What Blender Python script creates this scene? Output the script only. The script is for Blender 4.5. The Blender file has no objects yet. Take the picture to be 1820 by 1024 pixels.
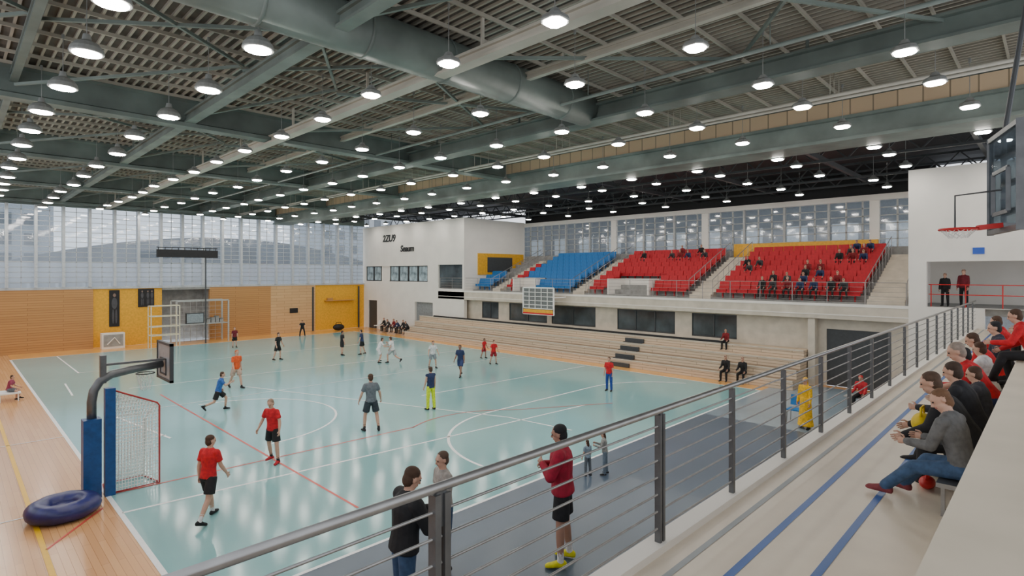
import bpy, math, random
import numpy as np
from mathutils import Vector as V, Matrix
from mathutils.bvhtree import BVHTree
random.seed(7)
C = bpy.context.scene.collection
# ------------------------------------------------------------ materials
MATS = {}
def mat(name, col, rough=0.6, metal=0.0, noise=0.08, nscale=8.0, emit=0.0, bump=0.0):
    if name in MATS: return MATS[name]
    m = bpy.data.materials.new(name); m.use_nodes = True
    nt = m.node_tree; b = nt.nodes['Principled BSDF']
    b.inputs['Roughness'].default_value = rough
    b.inputs['Metallic'].default_value = metal
    tc = nt.nodes.new('ShaderNodeTexCoord')
    n = nt.nodes.new('ShaderNodeTexNoise'); n.inputs['Scale'].default_value = nscale
    n.inputs['Detail'].default_value = 4
    nt.links.new(tc.outputs['Object'], n.inputs['Vector'])
    r = nt.nodes.new('ShaderNodeValToRGB')
    lo = [max(0, c*(1-noise*2)) for c in col]; hi = [min(1, c*(1+noise*2)) for c in col]
    r.color_ramp.elements[0].position = 0.3; r.color_ramp.elements[1].position = 0.7
    r.color_ramp.elements[0].color = (*lo, 1); r.color_ramp.elements[1].color = (*hi, 1)
    nt.links.new(n.outputs['Fac'], r.inputs['Fac'])
    nt.links.new(r.outputs['Color'], b.inputs['Base Color'])
    if bump:
        bp = nt.nodes.new('ShaderNodeBump'); bp.inputs['Strength'].default_value = bump
        bp.inputs['Distance'].default_value = 0.02
        nt.links.new(n.outputs['Fac'], bp.inputs['Height']); nt.links.new(bp.outputs['Normal'], b.inputs['Normal'])
    if emit:
        b.inputs['Emission Color'].default_value = (*col, 1); b.inputs['Emission Strength'].default_value = emit
    MATS[name] = m
    return m
def plank(name, c1, c2, mortar, sw, sh, rough=0.4, axes='XY', msize=0.01):
    if name in MATS: return MATS[name]
    m = bpy.data.materials.new(name); m.use_nodes = True
    nt = m.node_tree; b = nt.nodes['Principled BSDF']; b.inputs['Roughness'].default_value = rough
    tc = nt.nodes.new('ShaderNodeTexCoord'); sp = nt.nodes.new('ShaderNodeSeparateXYZ'); cb = nt.nodes.new('ShaderNodeCombineXYZ')
    nt.links.new(tc.outputs['Object'], sp.inputs[0])
    nt.links.new(sp.outputs[axes[0]], cb.inputs[0]); nt.links.new(sp.outputs[axes[1]], cb.inputs[1])
    br = nt.nodes.new('ShaderNodeTexBrick'); br.inputs['Scale'].default_value = 1
    br.inputs['Color1'].default_value = (*c1, 1); br.inputs['Color2'].default_value = (*c2, 1); br.inputs['Mortar'].default_value = (*mortar, 1)
    br.inputs['Mortar Size'].default_value = msize; br.inputs['Brick Width'].default_value = sw; br.inputs['Row Height'].default_value = sh
    nt.links.new(cb.outputs[0], br.inputs['Vector'])
    nt.links.new(br.outputs['Color'], b.inputs['Base Color'])
    MATS[name] = m
    return m
def glassmat(name, white=0.2, tint=(0.9, 0.95, 1)):
    m = bpy.data.materials.new(name); m.use_nodes = True
    nt = m.node_tree; nt.nodes.clear()
    o = nt.nodes.new('ShaderNodeOutputMaterial'); t = nt.nodes.new('ShaderNodeBsdfTransparent'); t.inputs[0].default_value = (*tint, 1)
    d = nt.nodes.new('ShaderNodeBsdfTranslucent'); d.inputs[0].default_value = (0.8, 0.86, 0.92, 1)
    g = nt.nodes.new('ShaderNodeBsdfGlossy'); g.inputs['Roughness'].default_value = 0.05
    m1 = nt.nodes.new('ShaderNodeMixShader'); m1.inputs[0].default_value = white
    m2 = nt.nodes.new('ShaderNodeMixShader'); m2.inputs[0].default_value = 0.08
    nt.links.new(t.outputs[0], m1.inputs[1]); nt.links.new(d.outputs[0], m1.inputs[2])
    nt.links.new(m1.outputs[0], m2.inputs[1]); nt.links.new(g.outputs[0], m2.inputs[2]); nt.links.new(m2.outputs[0], o.inputs[0])
    MATS[name] = m
    return m
M_teal = mat('court_teal', (0.25, 0.49, 0.50), 0.13, noise=0.05, nscale=0.15)
M_dark = mat('dark_floor', (0.08, 0.115, 0.165), 0.28, noise=0.06, nscale=0.5)
M_lgray = mat('pale_side_floor', (0.26, 0.33, 0.39), 0.15, noise=0.06, nscale=0.5)
M_wood = plank('wood_floor', (0.76, 0.42, 0.19), (0.67, 0.35, 0.15), (0.45, 0.21, 0.08), 2.2, 0.12, 0.2, 'YX', 0.004)
M_orange = mat('orange_floor', (0.82, 0.42, 0.12), 0.2, noise=0.05, nscale=0.6)
M_line = mat('line_white', (0.92, 0.94, 0.94), 0.35, noise=0.02)
M_lred = mat('line_red', (0.66, 0.09, 0.07), 0.4, noise=0.02)
M_lyel = mat('line_yellow', (0.9, 0.52, 0.02), 0.4, noise=0.02)
M_lblue = mat('line_blue', (0.025, 0.12, 0.42), 0.4, noise=0.02)
M_lgr = mat('line_grey', (0.33, 0.36, 0.38), 0.4, noise=0.02)
M_galf = mat('gallery_floor', (0.76, 0.67, 0.55), 0.36, noise=0.03, nscale=2)
M_ledge = mat('smooth_cream_ledge', (0.74, 0.65, 0.52), 0.55, noise=0.04, nscale=1.5)
M_conc = mat('concrete_beige', (0.60, 0.54, 0.45), 0.7, noise=0.06, nscale=2, bump=0.05)
M_white = mat('white_wall', (0.82, 0.785, 0.73), 0.8, noise=0.02, nscale=1)
M_grey = mat('grey_concrete', (0.30, 0.30, 0.29), 0.8, noise=0.1, nscale=3)
M_beam = mat('green_grey_steel', (0.145, 0.18, 0.165), 0.5, noise=0.16, nscale=0.8)
M_beam2 = mat('light_green_grey_steel', (0.19, 0.23, 0.21), 0.5, noise=0.16, nscale=0.8)
M_lbeam = mat('pale_steel', (0.52, 0.50, 0.43), 0.5, noise=0.06, nscale=1)
M_beige = plank('beige_panel', (0.78, 0.60, 0.40), (0.72, 0.55, 0.36), (0.35, 0.27, 0.18), 0.6, 3.0, 0.6, 'YZ', 0.02)
M_deck = mat('dark_deck', (0.11, 0.10, 0.088), 0.8, noise=0.2, nscale=1.0)
M_rib = mat('pale_rib', (0.40, 0.375, 0.315), 0.6, noise=0.1, nscale=0.5)
M_black = mat('black_paint', (0.010, 0.010, 0.012), 0.6, noise=0.1)
M_panel = plank('wall_wood', (0.52, 0.27, 0.095), (0.46, 0.235, 0.08), (0.30, 0.14, 0.045), 3.6, 0.16, 0.45, 'XZ', 0.012)
M_panel2 = plank('wall_wood_light', (0.66, 0.42, 0.21), (0.60, 0.37, 0.18), (0.42, 0.24, 0.1), 1.3, 0.25, 0.5, 'XZ', 0.012)
M_bleach = plank('bleacher_wood', (0.70, 0.56, 0.41), (0.64, 0.50, 0.36), (0.3, 0.22, 0.15), 2.8, 0.135, 0.5, 'YZ', 0.012)
M_yel = mat('yellow_paint', (0.78, 0.40, 0.02), 0.5, noise=0.06)
M_steel = mat('brushed_steel', (0.34, 0.335, 0.33), 0.35, 0.8, noise=0.06)
M_post = mat('grey_post', (0.14, 0.145, 0.15), 0.4, 0.5, noise=0.08)
M_frame = mat('window_frame', (0.50, 0.53, 0.56), 0.4, 0.1, noise=0.04)
M_dframe = mat('dark_frame', (0.05, 0.055, 0.06), 0.5, noise=0.05)
M_cage = mat('cage_grey', (0.42, 0.43, 0.42), 0.5, noise=0.05)
M_rseat = mat('red_seat', (0.45, 0.004, 0.014), 0.6, noise=0.08)
M_bseat = mat('blue_seat', (0.008, 0.15, 0.42), 0.6, noise=0.08)
M_navy = mat('blue_vinyl', (0.025, 0.028, 0.14), 0.35, noise=0.15, nscale=5, bump=0.3)
M_bpad = mat('blue_pad', (0.010, 0.07, 0.24), 0.4, noise=0.1)
M_net = mat('white_net', (0.88, 0.88, 0.85), 0.7, noise=0.02)
M_red = mat('red_paint', (0.6, 0.02, 0.02), 0.4, noise=0.04)
M_mred = mat('muted_red_paint', (0.42, 0.03, 0.03), 0.5, noise=0.06)
M_lens = mat('lamp_glow', (1.0, 0.95, 0.87), 0.5, noise=0.0, emit=78)
M_house = mat('lamp_housing', (0.30, 0.31, 0.30), 0.4, 0.2, noise=0.05)
M_dglass = mat('dark_glass', (0.06, 0.075, 0.085), 0.08, noise=0.3, nscale=0.7)
M_glass = glassmat('hall_glass', 0.14, (0.74, 0.81, 0.87))
M_glassf = glassmat('frosted_glass', 0.5, (0.8, 0.86, 0.92))
M_glass2 = glassmat('upper_glass', 0.10, (0.30, 0.33, 0.35))
M_out = mat('outside_pale', (0.42, 0.45, 0.48), 0.7, noise=0.06, nscale=0.2)
M_text = mat('black_letter', (0.02, 0.02, 0.02), 0.5, noise=0.0)
M_bluesign = mat('blue_sign', (0.03, 0.1, 0.5), 0.5, noise=0.02)
# ------------------------------------------------------------ mesh builder
def perp(d):
    d = d.normalized()
    a = V((0, 0, 1)) if abs(d.z) < 0.9 else V((1, 0, 0))
    u = d.cross(a).normalized(); return u, d.cross(u).normalized()
class MB:
    def __init__(s): s.v = []; s.f = []; s.m = []
    def add(s, vs, fs, mi=0):
        o = len(s.v); s.v += [V(x) for x in vs]; s.f += [tuple(i+o for i in f) for f in fs]; s.m += [mi]*len(fs)
    def box(s, lo, hi, mi=0):
        x0, y0, z0 = lo; x1, y1, z1 = hi
        s.add([(x0,y0,z0),(x1,y0,z0),(x1,y1,z0),(x0,y1,z0),(x0,y0,z1),(x1,y0,z1),(x1,y1,z1),(x0,y1,z1)],
              [(0,3,2,1),(4,5,6,7),(0,1,5,4),(1,2,6,5),(2,3,7,6),(3,0,4,7)], mi)
    def bar(s, a, b, w, h, mi=0, up=None):
        a = V(a); b = V(b); d = (b-a).normalized()
        z = V(up) if up else (V((0,0,1)) if abs(d.z) < 0.95 else V((1,0,0)))
        u = d.cross(z).normalized()*w/2; v = u.cross(d).normalized()*h/2
        p = [a-u-v, a+u-v, a+u+v, a-u+v, b-u-v, b+u-v, b+u+v, b-u+v]
        s.add(p, [(0,1,2,3),(7,6,5,4),(0,4,5,1),(1,5,6,2),(2,6,7,3),(3,7,4,0)], mi)
    def rings(s, rs, mi=0, caps=True):
        n = len(rs[0]); vs = [p for r in rs for p in r]; fs = []
        for i in range(len(rs)-1):
            for j in range(n):
                k = (j+1) % n; fs.append((i*n+j, i*n+k, (i+1)*n+k, (i+1)*n+j))
        if caps: fs.append(tuple(reversed(range(n)))); fs.append(tuple(range((len(rs)-1)*n, len(rs)*n)))
        s.add(vs, fs, mi)
    def tube(s, pts, r, mi=0, seg=8):
        pts = [V(p) for p in pts]; rs = []
        rr = r if isinstance(r, (list, tuple)) else [r]*len(pts)
        u0 = None
        for i, p in enumerate(pts):
            d = (pts[min(i+1, len(pts)-1)] - pts[max(i-1, 0)]).normalized()
            if u0 is None: u, v = perp(d)
            else:
                u = (u0 - d*u0.dot(d)).normalized(); v = d.cross(u)
            u0 = u
            rs.append([p + (u*math.cos(t)+v*math.sin(t))*rr[i] for t in [2*math.pi*j/seg for j in range(seg)]])
        s.rings(rs, mi)
    def ering(s, c, U, W, n): return [c + U*math.cos(2*math.pi*j/n) + W*math.sin(2*math.pi*j/n) for j in range(n)]
    def cap(s, a, b, ra, rb, mi=0, n=12):
        a = V(a); b = V(b); d = b-a; L = d.length; d = d/max(L, 1e-6); u, v = perp(d); rs = []
        for t in (80, 50, 25): rs.append(s.ering(a-d*ra*math.sin(math.radians(t)), u*ra*math.cos(math.radians(t)), v*ra*math.cos(math.radians(t)), n))
        for t in (0, .25, .5, .75, 1): rs.append(s.ering(a+d*L*t, u*(ra+(rb-ra)*t), v*(ra+(rb-ra)*t), n))
        for t in (25, 50, 80): rs.append(s.ering(b+d*rb*math.sin(math.radians(t)), u*rb*math.cos(math.radians(t)), v*rb*math.cos(math.radians(t)), n))
        s.rings(rs, mi)
    def ell(s, c, U, W, T, mi=0, n=14):
        c = V(c); rs = []
        for t in (-82, -60, -40, -20, 0, 20, 40, 60, 82):
            a = math.radians(t); rs.append(s.ering(c+T*math.sin(a), U*math.cos(a), W*math.cos(a), n))
        s.rings(rs, mi)
    def mesh(s, name, mats, smooth=False, origin=(0,0,0)):
        me = bpy.data.meshes.new(name); o = V(origin)
        me.from_pydata([tuple(v-o) for v in s.v], [], s.f)
        for m in mats: me.materials.append(m)
        me.polygons.foreach_set('material_index', s.m)
        if smooth: me.polygons.foreach_set('use_smooth', [True]*len(s.f))
        me.update(); return me
    def obj(s, name, mats, smooth=False, origin=(0,0,0), parent=None, label=None, cat=None, kind=None, group=None):
        if not isinstance(mats, (list, tuple)): mats = [mats]
        ob = bpy.data.objects.new(name, s.mesh(name, mats, smooth, origin)); C.objects.link(ob); ob.location = origin
        if parent:
            ob.parent = parent; ob.location = V(origin)-V(parent.location)
        tag(ob, label, cat, kind, group)
        return ob
def tag(ob, label=None, cat=None, kind=None, group=None):
    if label: ob['label'] = label
    if cat: ob['category'] = cat
    if kind: ob['kind'] = kind
    if group: ob['group'] = group
def empty(name, loc, label, cat, group=None):
    e = bpy.data.objects.new(name, None); C.objects.link(e); e.location = loc; e.empty_display_size = 0.2
    tag(e, label, cat, None, group); return e
def bx(name, lo, hi, m, **k):
    b = MB(); b.box(lo, hi); c = ((lo[0]+hi[0])/2, (lo[1]+hi[1])/2, lo[2]); return b.obj(name, m, origin=c, **k)
# ------------------------------------------------------------ people
blank = bpy.data.meshes.new('scratch')
tmp = bpy.data.objects.new('scratch_mesh', blank); C.objects.link(tmp)
rm = tmp.modifiers.new('r', 'REMESH'); rm.mode = 'VOXEL'
sm = tmp.modifiers.new('s', 'SMOOTH'); sm.factor = 0.5; sm.iterations = 3
def dirv(p, a, side):
    p = math.radians(p); a = math.radians(a)
    return V((side*math.sin(a), math.cos(a)*math.sin(p), -math.cos(a)*math.cos(p)))
POSES = {
 'stand': dict(lean=2, legs=[(3,4,4),(-2,5,3)], arms=[(6,9,14),(2,10,10)]),
 'walk':  dict(lean=5, legs=[(22,3,10),(-18,4,16)], arms=[(-12,9,18),(12,9,22)]),
 'run':   dict(lean=14, legs=[(45,4,50),(-18,4,50)], arms=[(-35,14,75),(40,12,80)]),
 'ready': dict(lean=24, legs=[(38,14,55),(20,15,45)], arms=[(35,22,60),(30,25,55)]),
 'wide':  dict(lean=6, legs=[(8,11,10),(-6,10,12)], arms=[(4,22,18),(2,24,22)]),
 'fold':  dict(lean=3, legs=[(3,5,4),(-3,5,4)], arms=[(22,8,105),(18,10,100)]),
 'phone': dict(lean=6, legs=[(3,5,4),(-3,5,4)], arms=[(20,8,80),(24,8,85)]),
 'sit':   dict(lean=14, legs=[(82,7,80),(80,8,84)], arms=[(18,8,42),(15,9,48)]),
 'sitlow':dict(lean=24, legs=[(86,12,66),(78,4,90)], arms=[(26,14,60),(10,6,50)]),
 'sitfwd':dict(lean=34, legs=[(80,9,76),(78,10,82)], arms=[(20,8,44),(16,8,54)]),
 'sitout':dict(lean=16, legs=[(80,6,36),(84,8,48)], arms=[(20,6,66),(16,6,74)]),
}
def build_person(pose, top='short', bottom='shorts', voxel=0.014, head=(8, 0), robe=False, hairlen=0, bulk=1.0):
    P = POSES[pose]; L = math.radians(P['lean'])
    S = V((1,0,0)); T = V((0, math.sin(L), math.cos(L))); F = V((0, math.cos(L), -math.sin(L)))
    b = MB(); raw = MB()
    sk, ha, tp, bt, sh, so, ey, lp = range(8)
    n = 16
    def tl(vals, mi, k=1):
        b.rings([b.ering(T*d, S*rx*k, F*ry*k, n) for d, rx, ry in vals], mi)
    tl([(-.13,.06,.06),(-.10,.135,.10),(-.04,.165,.118),(.05,.158,.11),(.10,.14,.098)], bt)
    tl([(-.05,.172,.126),(.0,.172,.124),(.08,.158,.115),(.16,.152,.11),(.27,.165,.118),(.37,.182,.126),(.44,.178,.115),(.49,.145,.092),(.53,.09,.072),(.55,.05,.05)], tp, bulk)
    if top == 'long': b.cap(T*.50-S*.03-F*.02, T*.50+S*.03-F*.02, .075, .075, tp)
    b.cap(T*.50, T*.61, .058, .054, sk)
    hp = math.radians(head[0]+P['lean']*0.35); hy = math.radians(head[1])
    Hd = V((0, math.sin(hp), math.cos(hp))); Hf = V((0, math.cos(hp), -math.sin(hp))); Hs = V((1,0,0))
    R = Matrix.Rotation(hy, 3, Hd); Hf = R @ Hf; Hs = R @ Hs
    H = T*.60 + Hd*.085
    b.ell(H+Hd*.025-Hf*.005, Hs*.076, Hf*.096, Hd*.092, sk)
    b.ell(H-Hd*.045+Hf*.022, Hs*.056, Hf*.066, Hd*.068, sk)
    b.cap(H-Hd*.092+Hf*.058, H-Hd*.088+Hf*.062, .020, .018, sk, 8)
    b.cap(H+Hd*.012+Hf*.090, H-Hd*.028+Hf*.108, .009, .014, sk, 8)
    b.cap(H+Hd*.030+Hf*.083-Hs*.035, H+Hd*.030+Hf*.083+Hs*.035, .013, .013, sk, 8)
    b.cap(H-Hd*.055+Hf*.083-Hs*.018, H-Hd*.055+Hf*.083+Hs*.018, .010, .010, lp, 8)
    for s_ in (-1, 1):
        b.ell(H+Hs*s_*.078-Hd*.005-Hf*.008, Hs*.012, Hf*.019, Hd*.033, sk, 8)
        raw.ell(H+Hs*s_*.031+Hd*.006+Hf*.083, Hs*.014, Hf*.010, Hd*.008, ey, 8)
    b.ell(H+Hd*.052-Hf*.022, Hs*.082, Hf*.090, Hd*.074, ha)
    b.ell(H-Hd*.01-Hf*.045, Hs*.074, Hf*.060, Hd*.085, ha)
    if hairlen: b.ell(H-Hd*.09-Hf*.065, Hs*.07, Hf*.045, Hd*.12, ha)
    zmin = 0
    for s_, (hpch, ab, kn) in zip((-1, 1), P['legs']):
        hip = -T*.03+S*s_*.088
        d1 = dirv(hpch, ab, s_); d2 = dirv(hpch-kn, ab*.4, s_)
        knee = hip+d1*.43; ank = knee+d2*.42
        if bottom == 'long':
            b.cap(hip, knee, .096, .070, bt); b.cap(knee, ank-d2*.01, .070, .056, bt)
        else:
            b.cap(hip, knee, .088, .056, sk)
            u, v = perp(d1)
            b.rings([b.ering(hip+d1*(.33*t), u*(.1+.006*t), v*(.1+.006*t), n) for t in (0, .25, .5, .75, 1)], bt)
            b.cap(knee+d2*.0, knee+d2*.14, .054, .056, sk); b.cap(knee+d2*.14, ank, .056, .036, sk)
            b.cap(knee+d2*.30, ank, .045, .043, so)
        fw = V((s_*.18, 1, 0)).normalized(); sd = V((fw.y, -fw.x, 0)); up = V((0,0,1))
        if hpch-kn < -25:
            q = Matrix.Rotation(math.radians((hpch-kn+10)*0.8), 3, sd); fw = q @ fw; up = q @ up
        pts = [(-.075,.026,.028,-.045),(-.05,.036,.042,-.038),(0,.040,.05,-.03),(.06,.042,.04,-.042),(.12,.046,.030,-.052),(.17,.040,.024,-.058),(.195,.02,.014,-.064)]
        b.rings([b.ering(ank+fw*a+up*dz, sd*rx, up*rz, n) for a, rx, rz, dz in pts], sh)
        for a, rx, rz, dz in pts: zmin = min(zmin, (ank+fw*a+up*(dz-rz)).z)
    if robe:
        b.rings([b.ering(V((0,0,z)), S*r, V((0,1,0))*r*.8, n) for z, r in ((.1,.17),(-.1,.19),(-.5,.22),(-.86,.27))], tp)
    for s_, (pp, ab, el) in zip((-1, 1), P['arms']):
        shd = T*.465+S*s_*.168*bulk
        d1 = dirv(pp, ab, s_); ab2 = ab*.6 if el < 60 else (-18 if pose in ('fold','phone') else ab*.2 - 10)
        if pose == 'fold': ab2 = -50
        d2 = dirv(pp+el, ab2, s_)
        elb = shd+d1*.285; wr = elb+d2*.25
        b.cap(T*.46+S*s_*.10, shd, .07*bulk, .066*bulk, tp)
        if top == 'long':
            b.cap(shd, elb, .066*bulk, .056*bulk, tp); b.cap(elb, wr-d2*.01, .056*bulk, .040, tp)
        elif top == 'none':
            b.cap(shd, elb, .05, .04, sk); b.cap(elb, wr, .041, .026, sk)
        else:
            b.cap(shd, elb, .05, .039, sk); b.cap(elb, elb+d2*.07, .040, .042, sk); b.cap(elb+d2*.07, wr, .042, .026, sk)
            u, v = perp(d1)
            b.rings([b.ering(shd+d1*(.19*t), u*(.066-.002*t), v*(.066-.002*t), n) for t in (0,.33,.66,1)], tp)
        N = -S*s_; N = (N-d2*N.dot(d2)).normalized(); W = d2.cross(N).normalized()
        if W.y < 0: W = -W
        b.rings([b.ering(wr+d2*a, W*w, N*t, 12) for a, w, t in ((-.01,.024,.02),(.02,.032,.018),(.05,.041,.017),(.085,.040,.015),(.095,.034,.011))], sk)
        for off, ln in ((-.031,.052),(-.011,.070),(.010,.076),(.031,.066)):
            p0 = wr+d2*.082+W*off; pts = [p0]; ang = 0
            for kk, fr in enumerate((.45,.3,.25)):
                ang += (22, 30, 22)[kk]; a_ = math.radians(ang)
                p0 = p0+(d2*math.cos(a_)+N*math.sin(a_))*ln*fr; pts.append(p0)
            raw.tube(pts, [.0095,.009,.008,.0055], sk, 6)
        p0 = wr+d2*.022+W*.028
        raw.tube([p0, p0+(d2*.6+W*.75).normalized()*.035+N*.008, p0+(d2*.85+W*.5).normalized()*.065+N*.02], [.012,.0105,.007], sk, 6)
    me = b.mesh('src', [], False); tmp.data = me
    rm.voxel_size = voxel; sm.iterations = 4 if voxel < .013 else 2
    dg = bpy.context.evaluated_depsgraph_get(); dg.update()
    out = bpy.data.meshes.new_from_object(tmp.evaluated_get(dg))
    bvh = BVHTree.FromPolygons(b.v, b.f)
    vs = [v.co.copy() for v in out.vertices]; fs = [tuple(p.vertices) for p in out.polygons]
    ms = []
    for p in out.polygons:
        r = bvh.find_nearest(p.center); ms.append(b.m[r[2]] if r[2] is not None else 0)
    nm = [v.normal.copy() for v in out.vertices]
    full = MB(); full.add(vs, fs); full.m = ms
    nbase = len(vs)
    o = len(full.v); full.v += raw.v; full.f += [tuple(i+o for i in f) for f in raw.f]; full.m += raw.m
    sh_ = V((0, 0, -zmin))
    for v in full.v: v += sh_
    tmp.data = blank
    bpy.data.meshes.remove(me); bpy.data.meshes.remove(out)
    return full, nm, nbase
CACHE = {}
def cmat(kind, col):
    return mat('%s_%02x%02x%02x' % (kind, int(col[0]*255), int(col[1]*255), int(col[2]*255)), col, 0.5 if kind == 'skin' else 0.8, noise=0.12 if kind != 'skin' else .03, nscale=14, bump=0.0 if kind=='skin' else .35)
SKIN = (0.60, 0.35, 0.25); BRN = (0.07, 0.035, 0.02); BLK = (0.012, 0.012, 0.014); RED = (0.58, 0.01, 0.018)
NAVY = (0.02, 0.035, 0.1); GRY = (0.13, 0.15, 0.17); WHT = (0.75, 0.75, 0.75); JEAN = (0.04, 0.08, 0.16)
PART = {1: 'hair', 2: 'shirt', 3: 'trousers', 4: 'shoe', -4: 'shoe'}
def person(loc, face, h, pose, label, topc=BLK, botc=BLK, hair=BRN, shoe=BLK, sock=None, skin=SKIN, top='short', bottom='shorts',
           voxel=0.016, head=(8, 0), robe=False, parts=True, group=None, seat=None, hairlen=0, bulk=1.0):
    key = (pose, top, bottom, voxel, head, robe, hairlen, bulk)
    if key not in CACHE: CACHE[key] = build_person(*key[:4], head=head, robe=robe, hairlen=hairlen, bulk=bulk)
    full, nm, nb = CACHE[key]
    cols = [cmat('skin', skin), cmat('hair', hair), cmat('cloth', topc), cmat('cloth', botc), cmat('shoe', shoe), cmat('cloth', sock or shoe), cmat('eye', (0.03,0.02,0.02)), cmat('lip', (0.42,0.16,0.13))]
    ob = bpy.data.objects.new('person', full.mesh('person', cols, True)); C.objects.link(ob)
    s = h/1.745
    ob.scale = (s, s, s); ob.location = loc
    ob.rotation_euler = (0, 0, math.atan2(-face[0], face[1]))
    if seat is not None:
        hipz = min(v.z for i, v in enumerate(full.v[:nb]) if abs(v.y) < 0.10 and abs(v.x) < .2)
        ob.location = (loc[0], loc[1], seat-hipz*s)
    tag(ob, label, 'person', None, group)
    if parts:
        for mi, nme in PART.items():
            if mi == 3 and bottom == 'shorts': nme = 'shorts'
            if mi == 2 and top == 'long': nme = 'jacket'
            if abs(mi) == 4:
                fl = [f for f, m in zip(full.f, full.m) if m == 4 and max(f) < nb and (full.v[f[0]].x < 0) == (mi < 0)]
            else:
                fl = [f for f, m in zip(full.f, full.m) if m == mi and max(f) < nb]
            if not fl: continue
            mp = {}; vs = []
            for f in fl:
                for i in f:
                    if i not in mp: mp[i] = len(vs); vs.append(full.v[i]+nm[i]*.004)
            me = bpy.data.meshes.new(nme); me.from_pydata([tuple(v) for v in vs], [], [tuple(mp[i] for i in f) for f in fl])
            me.materials.append(cols[abs(mi)]); me.polygons.foreach_set('use_smooth', [True]*len(fl)); me.update()
            c = bpy.data.objects.new(nme, me); C.objects.link(c); c.parent = ob
    return ob
person((3.84,12.7,0.01), (.75,.45), 1.78, 'walk', 'person in red shirt and black shorts walking across the court', RED, BLK, voxel=.011, head=(5,-20), sock=WHT)
person((6.24,15.3,0.01), (-.9,-.5), 1.74, 'wide', 'person in red jersey and black shorts standing on the court', RED, BLK, shoe=(.4,.01,.02), voxel=.011, head=(18,10), sock=BLK, hair=(.3,.2,.14))
person((9.74,16.05,0.01), (.3,1), 1.84, 'wide', 'person in grey shirt and dark shorts standing on the court', GRY, (.03,.04,.05), voxel=.013, sock=BLK)
person((12.81,16.9,0.01), (.1,1), 1.6, 'stand', 'person in navy vest and neon yellow tights', NAVY, (.66,.82,.01), top='none', bottom='long', voxel=.014)
person((7.14,22.5,0.01), (.8,-.3), 1.55, 'run', 'person in blue shirt and black shorts running', (.03,.12,.4), BLK, voxel=.014)
person((9.09,26.3,0.01), (.2,-1), 1.72, 'walk', 'person in orange shirt and pale shorts', (.75,.1,.02), (.5,.35,.28), voxel=.016, hair=(.5,.12,.04))
person((13.9,40.5,0.01), (0,-1), 1.38, 'stand', 'person in dark red top standing at the court end', (.15,.01,.02), BLK, voxel=.018)
person((13.7,32.9,0.01), (.6,-1), 1.62, 'wide', 'person in black kit on the court', BLK, BLK, voxel=.018)
person((20.2,43.7,0.01), (-.5,-1), 1.4, 'ready', 'goalkeeper in black crouching by the end line', BLK, BLK, bottom='long', voxel=.018)
person((17.3,31.9,0.01), (1,-.1), 1.52, 'stand', 'person in black kit standing', BLK, BLK, voxel=.018)
person((18.4,31.4,0.01), (-.6,.6), 1.56, 'wide', 'person in dark navy kit', NAVY, BLK, voxel=.018)
person((17.4,27.9,0.01), (1,-.3), 1.5, 'ready', 'person in white kit bending forward', WHT, WHT, voxel=.018)
person((17.9,27.2,0.01), (-.4,1), 1.6, 'run', 'person in white kit running', WHT, (.4,.4,.4), voxel=.018)
person((18.4,24.1,0.01), (-.3,-1), 1.48, 'wide', 'person in white shirt and grey shorts', WHT, (.25,.27,.3), voxel=.018)
person((17.9,21.2,0.01), (-.7,-.3), 1.6, 'walk', 'person in navy kit walking', NAVY, (.03,.05,.15), voxel=.018, skin=(.3,.15,.1))
person((22.7,24.7,0.01), (.2,-1), 1.2, 'wide', 'person in red kit near the side line', RED, (.35,.01,.02), voxel=.018, skin=(.35,.18,.12))
person((21.6,22.7,0.01), (-.2,-1), 1.36, 'wide', 'person in red shirt near the side line', RED, (.3,.01,.02), voxel=.018)
person((20.3,14.0,0.01), (-.8,-.2), 1.46, 'stand', 'person in red shirt and blue trousers standing', RED, (.02,.06,.3), bottom='long', voxel=.018)
ZP = 1.35
person((5.72,4.68,ZP+.01), (-.5,.75), 1.80, 'fold', 'person in maroon sports jacket, black shorts and yellow shoes', (.33,.006,.03), BLK, top='long', shoe=(.7,.65,.02), sock=WHT, voxel=.009, hair=BLK, head=(10,-10), skin=(.42,.23,.16), bulk=1.18)
person((3.40,4.95,ZP+.01), (.6,-.1), 1.74, 'phone', 'person in bulky black jacket and jeans looking down', BLK, JEAN, top='long', bottom='long', voxel=.009, head=(22,0), bulk=1.2)
person((4.52,5.68,ZP+.01), (-.9,.2), 1.50, 'stand', 'person in grey shirt with cropped hair', (.36,.33,.30), JEAN, bottom='long', voxel=.010, hair=(.1,.06,.04))
person((11.45,8.55,0.01), (.2,1), .9, 'stand', 'child in pale blue top', (.25,.33,.4), GRY, bottom='long', voxel=.016, hairlen=1)
person((11.85,8.3,0.01), (-.5,.8), 1.08, 'phone', 'child in grey hooded top', (.3,.3,.28), (.15,.2,.25), top='long', bottom='long', voxel=.016, hairlen=1)
person((20.0,5.98,0.01), (-1,.3), 1.68, 'stand', 'person wrapped in a long yellow robe', (.8,.45,.01), (.8,.45,.01), top='long', bottom='long', robe=True, voxel=.018, hair=(.75,.42,.02), hairlen=1)
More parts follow.
